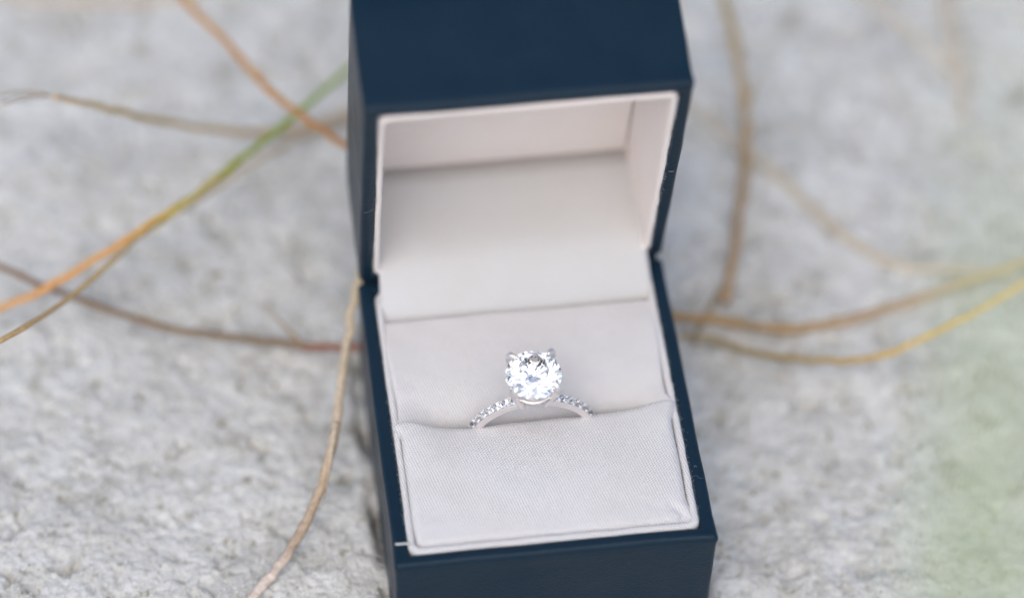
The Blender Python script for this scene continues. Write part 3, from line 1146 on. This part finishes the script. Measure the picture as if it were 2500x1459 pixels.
stem('dry_straw', STEMS['S5'], 0.031, [(0, (0.19, 0.10, 0.045)), (0.5, (0.19, 0.12, 0.055)), (0.8, (0.20, 0.13, 0.065)), (0.88, (0.26, 0.10, 0.045)), (1, (0.36, 0.15, 0.07))], 'dark brown grass stem curving from the left edge to the left side of the base', 'grass stem', seed=5, taper=(0.85, 1.1), node=(0.84,))
stem('dry_straw', STEMS['S6'], 0.043, [(0, (0.46, 0.39, 0.26)), (0.35, (0.50, 0.42, 0.32)), (0.55, (0.40, 0.31, 0.22)), (0.72, (0.30, 0.23, 0.17)), (0.82, (0.50, 0.43, 0.38)), (1, (0.60, 0.52, 0.46))], 'dry two tone flat grass blade curving down beside the left side of the base', 'grass blade', flat=0.45, taper=(0.8, 1.05), twist=1.0, seed=6)
stem('dry_straw', STEMS['S7'], 0.042, [(0, (0.26, 0.22, 0.09)), (0.3, (0.38, 0.28, 0.15)), (0.6, (0.34, 0.22, 0.10)), (1, (0.42, 0.28, 0.16))], 'long brown grass stem hanging straight down on the right of the open lid', 'grass stem', seed=7, node=(0.52,))
stem('dry_straw', STEMS['S8'], 0.045, [(0, (0.60, 0.56, 0.48)), (0.5, (0.52, 0.46, 0.36)), (1, (0.60, 0.54, 0.46))], 'faint half buried beige stem slanting down to the right behind the hanging stem', 'grass stem', seed=8)
stem('dry_straw', STEMS['S9'], 0.040, [(0, (0.44, 0.26, 0.09)), (0.2, (0.36, 0.22, 0.08)), (0.5, (0.38, 0.25, 0.12)), (0.75, (0.46, 0.33, 0.21)), (1, (0.58, 0.48, 0.26))], 'rough brown grass stem curving right from the base, above the smooth yellow one', 'grass stem', seed=9, node=(0.3, 0.45))
stem('dry_straw', STEMS['S10'], 0.031, [(0, (0.36, 0.29, 0.17)), (0.3, (0.28, 0.20, 0.07)), (0.5, (0.44, 0.30, 0.11)), (0.7, YE), (1, (0.70, 0.50, 0.16))], 'smooth yellow grass stem arching up to the right edge below the rough brown one', 'grass stem', seed=10)
stem('dry_straw', STEMS['S11'], 0.038, [(0, (0.54, 0.49, 0.40)), (1, (0.62, 0.58, 0.51))], 'faint beige stem slanting through the top right of the sand', 'grass stem', seed=12)
stem('dry_straw', STEMS['S12'], 0.044, [(0, (0.54, 0.46, 0.37)), (1, (0.62, 0.54, 0.47))], 'pinkish beige stem standing upright near the top right corner', 'grass stem', seed=13)
stem('dry_straw', STEMS['S13'], 0.040, [(0, (0.54, 0.45, 0.38)), (1, (0.54, 0.45, 0.36))], 'pale pinkish stem along the top edge left of the orange brown one', 'grass stem', seed=14)
stem('twig', STEMS['S14'], 0.026, [(0, (0.26, 0.20, 0.13)), (1, (0.40, 0.31, 0.20))], 'short dark twig crossing under the brown stem close to the right side of the base', 'twig', seed=15)

# dry sheath strips that peel off some of the stems
def peel(parent, keys, f0, f1, out_, width, c_, seed):
    P = spline([W(p) for p in keys], 12)
    n0, n1 = int(f0 * (len(P) - 1)), int(f1 * (len(P) - 1))
    seg_ = P[min(n0, n1):max(n0, n1) + 1]
    if n1 < n0:
        seg_ = seg_[::-1]
    q_ = []
    for i, p in enumerate(seg_):
        s = i / max(1, len(seg_) - 1)
        q_.append(p + Vector(out_) * U * s ** 1.8 + Vector((0, 0, width * 0.6 * U)))
    rad_ = [width * U / 2 * (1 - 0.85 * (i / len(q_)) ** 2) for i in range(len(q_))]
    v_, f_, k_ = tube(q_, rad_, 8, 0.3, twist=1.5, cols=colfun([(0, c_), (1, tuple(x_ * 1.15 for x_ in c_))], 0.2, seed))
    make('sheath_strip', v_, f_, m_stem, parent, cols=k_)


by = {o['label'].split(',')[0]: o for o in bpy.data.objects if o.name.startswith('dry_straw') and 'label' in o}


def find(word):
    return [o for k_, o in by.items() if word in k_][0]


peel(find('orange brown'), STEMS['S1'], 0.30, 0.46, (0.06, 0.05, 0.03), 0.018, (0.50, 0.33, 0.14), 31)
peel(find('dark brown'), STEMS['S5'], 0.84, 0.70, (0.0, 0.10, 0.06), 0.018, (0.24, 0.17, 0.10), 32)
peel(find('two tone'), STEMS['S6'], 0.42, 0.64, (0.035, -0.01, 0.02), 0.016, (0.52, 0.44, 0.34), 33)
peel(find('straight down'), STEMS['S7'], 0.50, 0.34, (0.10, 0.02, 0.04), 0.022, (0.42, 0.33, 0.20), 34)
peel(find('rough brown'), STEMS['S9'], 0.28, 0.44, (0.02, -0.09, 0.03), 0.022, (0.42, 0.30, 0.15), 35)
peel(find('orange at left'), STEMS['S3'], 0.60, 0.44, (-0.02, -0.07, 0.0), 0.018, (0.46, 0.40, 0.16), 36)

# tall living grass beside the photographer, out of focus at the right edge of the picture
tuft = empty('grass_tuft', W((0.9, -1.6, -H1)), 'blurred pale green grass tuft in the near foreground along the right edge', 'grass tuft')
for i, (k, wd, root) in enumerate((('G0', 0.042, (0.92, -1.62)), ('G1', 0.036, (0.86, -1.55)), ('G2', 0.034, (0.98, -1.70)), ('G3', 0.044, (0.90, -1.75)), ('G4', 0.030, (0.95, -1.58)), ('G5', 0.032, (0.99, -1.66)))):
    P = [(root[0], root[1], -H1 - 0.03), (root[0] * 0.9, root[1] * 1.1, 0.9)] + list(STEMS[k])
    pth = [W(p) for p in spline(P, 8)]
    n = len(pth)
    vs, fs, cs = [], [], []
    eye = W(CAM_POS)
    for j, p in enumerate(pth):
        t_ = (pth[min(n - 1, j + 1)] - pth[max(0, j - 1)]).normalized()
        s_ = t_.cross(Vector((0.10, -0.6, 0.8))).normalized()
        nn = s_.cross(t_).normalized()
        hw = wd * U / 2 * (0.6 + 0.5 * math.sin(math.pi * min(1, j / n + 0.15))) * (1 if j < n * 0.8 else max(0.08, (n - 1 - j) / (n * 0.2)))
        for a_, d_ in ((-1, 0.0), (0, -0.35), (1, 0.0)):
            vs.append(p + s_ * hw * a_ + nn * hw * d_)
            g_ = 1 + 0.15 * mn.noise((j * 0.4, a_, i))
            cs.append((0.70 * g_, 0.80 * g_, 0.46 * g_))
    for j in range(n - 1):
        for a_ in range(2):
            fs.append((j * 3 + a_, j * 3 + a_ + 1, j * 3 + 4 + a_, j * 3 + 3 + a_))
    make('blade', vs, fs, m_blade, tuft, cols=cs)

for o in list(bpy.data.objects):
    if o.type == 'MESH' and o.name.split('.')[0] in ('base', 'lid', 'base_lining', 'lid_lining', 'lid_panel', 'front_cushion', 'back_cushion', 'band', 'bead_setting', 'hinge_strip'):
        fix_normals(o)
for o in bpy.data.objects:
    if '_o' in o:
        del o['_o']
